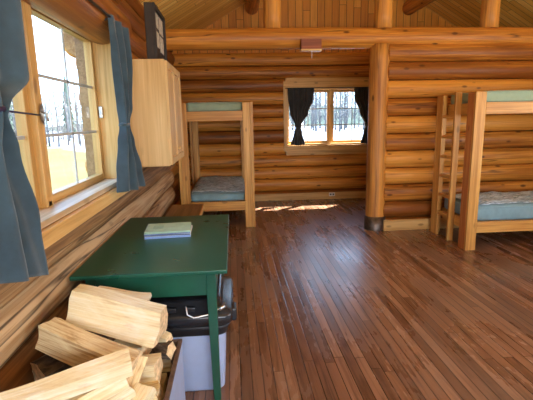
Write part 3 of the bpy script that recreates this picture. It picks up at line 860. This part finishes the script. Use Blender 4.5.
def tree_mesh(seed, H):
    r = random.Random(seed); b = MB()
    b.tube([(0,0,-.1), (r.uniform(-.1,.1), r.uniform(-.1,.1), H*.5), (r.uniform(-.2,.2), r.uniform(-.2,.2), H)], [.10,.07,.015], 6)
    for i in range(34):
        z = H*r.uniform(.12, .97); a = r.uniform(0, 6.28); l = H*.16*(1.15-z/H)*r.uniform(.7, 1.4)
        q = Vector((math.cos(a)*l, math.sin(a)*l, l*r.uniform(.6, 1.5)))
        b.tube([(0,0,z), Vector((0,0,z))+q*.55+Vector((0,0,-.05*l)), Vector((0,0,z))+q], [.028,.018,.008], 4)
        for k in range(3):
            t0 = r.uniform(.3,.9); s0 = Vector((0,0,z))+q*t0
            b.tube([s0, s0+Vector((r.uniform(-.3,.3), r.uniform(-.3,.3), r.uniform(.2,.6)))*H*.07], [.012,.006], 3)
    return b
tm = plain('bare_tree_bark', (.15,.145,.14), .9, noise_amt=.3, nscale=3)
def conifer(seed, H):
    r = random.Random(seed); b = MB(); b.tube([(0,0,-.1),(0,0,H*.3)], .12, 6, mi=1)
    for k in range(9):
        z = H*(.1+.095*k); rr = H*.17*(1-k/10); n = 14; vs = [(0,0,z+H*.2)]
        for j in range(n):
            a = 6.283*j/n; q = rr*(1 if j % 2 else .7)*r.uniform(.85,1.1); vs.append((math.cos(a)*q, math.sin(a)*q, z-.03*H*(j % 2)))
        b.add(vs, [(0, 1+j, 1+(j+1) % n) for j in range(n)])
    return b
cm = plain('conifer_needles', (.045,.085,.05), .95, noise_amt=.35, nscale=4)
bare = [tree_mesh(i, 6.5).build('bare_tree', tm) for i in range(4)]
con = conifer(3, 6.5).build('conifer_tree', [cm, tm])
first = set()
spots = []
def free(x, y, d):
    if any((x-a)**2+(y-b_)**2 < d*d for a, b_ in spots): return False
    spots.append((x, y)); return True
def pick(a0, a1, d0, d1, gap):
    for _ in range(60):
        a = math.radians(R.uniform(a0, a1)); d = R.uniform(d0, d1)
        if free(d*math.sin(a), d*math.cos(a), gap): return d*math.sin(a), d*math.cos(a)
def put(src, x, y, s, lbl, cat, grp):
    if src.name not in first:
        first.add(src.name); o = src
    else:
        o = src.copy(); COL.objects.link(o)
    o.location = (x, y, -.5); o.scale = (s, s, s*R.uniform(.9, 1.15)); o.rotation_euler = (0, 0, R.uniform(0, 6.28))
    tag(o, lbl, cat, grp)
# seen through the near window: rays fan out to the left and forward
for i in range(170):
    q = pick(-64, -18, 40, 60, 1.3)
    if q: put(bare[i % 4], *q, R.uniform(.65, .95), 'bare grey tree of the treeline outside the near window', 'tree', 'bare trees outside the near window')
for i in range(14):
    q = pick(-62, -20, 58, 66, 2.6)
    if q: put(con, *q, R.uniform(.8, 1.15), 'dark conifer behind the bare trees outside the near window', 'tree', 'conifers outside the near window')
for i in range(100):
    q = pick(4, 25, 62, 96, 2.0)
    if q: put(bare[i % 4], *q, R.uniform(1.1, 1.7), 'bare pale tree outside the far window', 'tree', 'bare trees outside the far window')

# ------------------------------------------------------------------ light
w = bpy.data.worlds.new('sky'); SC.world = w; w.use_nodes = True
nt = w.node_tree; bg = nt.nodes['Background']
tc = nt.nodes.new('ShaderNodeTexCoord'); sp = nt.nodes.new('ShaderNodeSeparateXYZ'); rp = nt.nodes.new('ShaderNodeValToRGB')
nt.links.new(tc.outputs['Generated'], sp.inputs[0]); nt.links.new(sp.outputs[2], rp.inputs[0]); nt.links.new(rp.outputs[0], bg.inputs[0])
rp.color_ramp.elements[0].position = .0; rp.color_ramp.elements[0].color = (.56,.78,1.0,1)
rp.color_ramp.elements[1].position = .6; rp.color_ramp.elements[1].color = (.36,.58,1.0,1)
bg.inputs[1].default_value = 4.5
def light(name, typ, loc, direction, energy, color=(1,1,1), size=(1,1), portal=False):
    l = bpy.data.lights.new(name, typ); o = bpy.data.objects.new(name, l); COL.objects.link(o)
    o.location = loc; o.rotation_euler = Vector(direction).to_track_quat('-Z', 'Y').to_euler()
    l.energy = energy; l.color = color
    if typ == 'AREA':
        l.shape = 'RECTANGLE'; l.size, l.size_y = size
        if portal: l.cycles.is_portal = True
    return o
s = light('sun', 'SUN', (6,14,12), (-.55,-.53,-1), 34, (1,.93,.84)); s.data.angle = math.radians(.53)
light('portal_near_window', 'AREA', (-1.10, 2.10, 1.58), (1,0,0), 1, size=(2.0,1.0), portal=True)
light('portal_far_window', 'AREA', (1.82, YB+.16, 1.53), (0,-1,0), 1, size=(1.65,1.0), portal=True)
light('fill_rear_window', 'AREA', (1.3, YR+.20, 1.45), (0,1,1.1), 145, (1,.96,.90), size=(3.2,1.25))  # added fill lamp behind the camera, tilted up to brighten room and ceiling
light('fill_right_window', 'AREA', (XR-.03, 1.8, 1.5), (-1,0,1.2), 60, (1,.97,.93), size=(3.0,1.1))  # added out-of-view fill lamp, aimed upward to lift the ceiling slope

# ------------------------------------------------------------------ camera
f = 420.; px, py = 266.5, 200.
Y = Vector((232-px, 120-py, f)).normalized()
a = 42.; bb = (f*f+a*(232-px))/-(120-py)
Z = -Vector((a, bb, f)).normalized(); Z = (Z-Z.dot(Y)*Y).normalized(); X = Y.cross(Z)
# world axes expressed in camera (x right, y down, z forward) -> camera axes in world
right = Vector((X[0], Y[0], Z[0])); down = Vector((X[1], Y[1], Z[1])); fwd = Vector((X[2], Y[2], Z[2]))
cam = bpy.data.cameras.new('camera'); co = bpy.data.objects.new('camera', cam); COL.objects.link(co)
mw = Matrix((right, -down, -fwd)).transposed().to_4x4(); mw.translation = Vector((0,0,1.5))
co.matrix_world = mw
cam.sensor_width = 36; cam.sensor_fit = 'HORIZONTAL'; cam.lens = f/533*36; cam.clip_start = .05; cam.clip_end = 500
SC.camera = co
SC.view_settings.view_transform = 'Standard'; SC.view_settings.look = 'None'; SC.view_settings.gamma = 1
SC.view_settings.exposure = .68
SC.view_settings.use_curve_mapping = False
SC.cycles.max_bounces = 10; SC.cycles.diffuse_bounces = 5; SC.cycles.transparent_max_bounces = 12
SC.cycles.sample_clamp_indirect = 6
SC.cycles.use_denoising = True
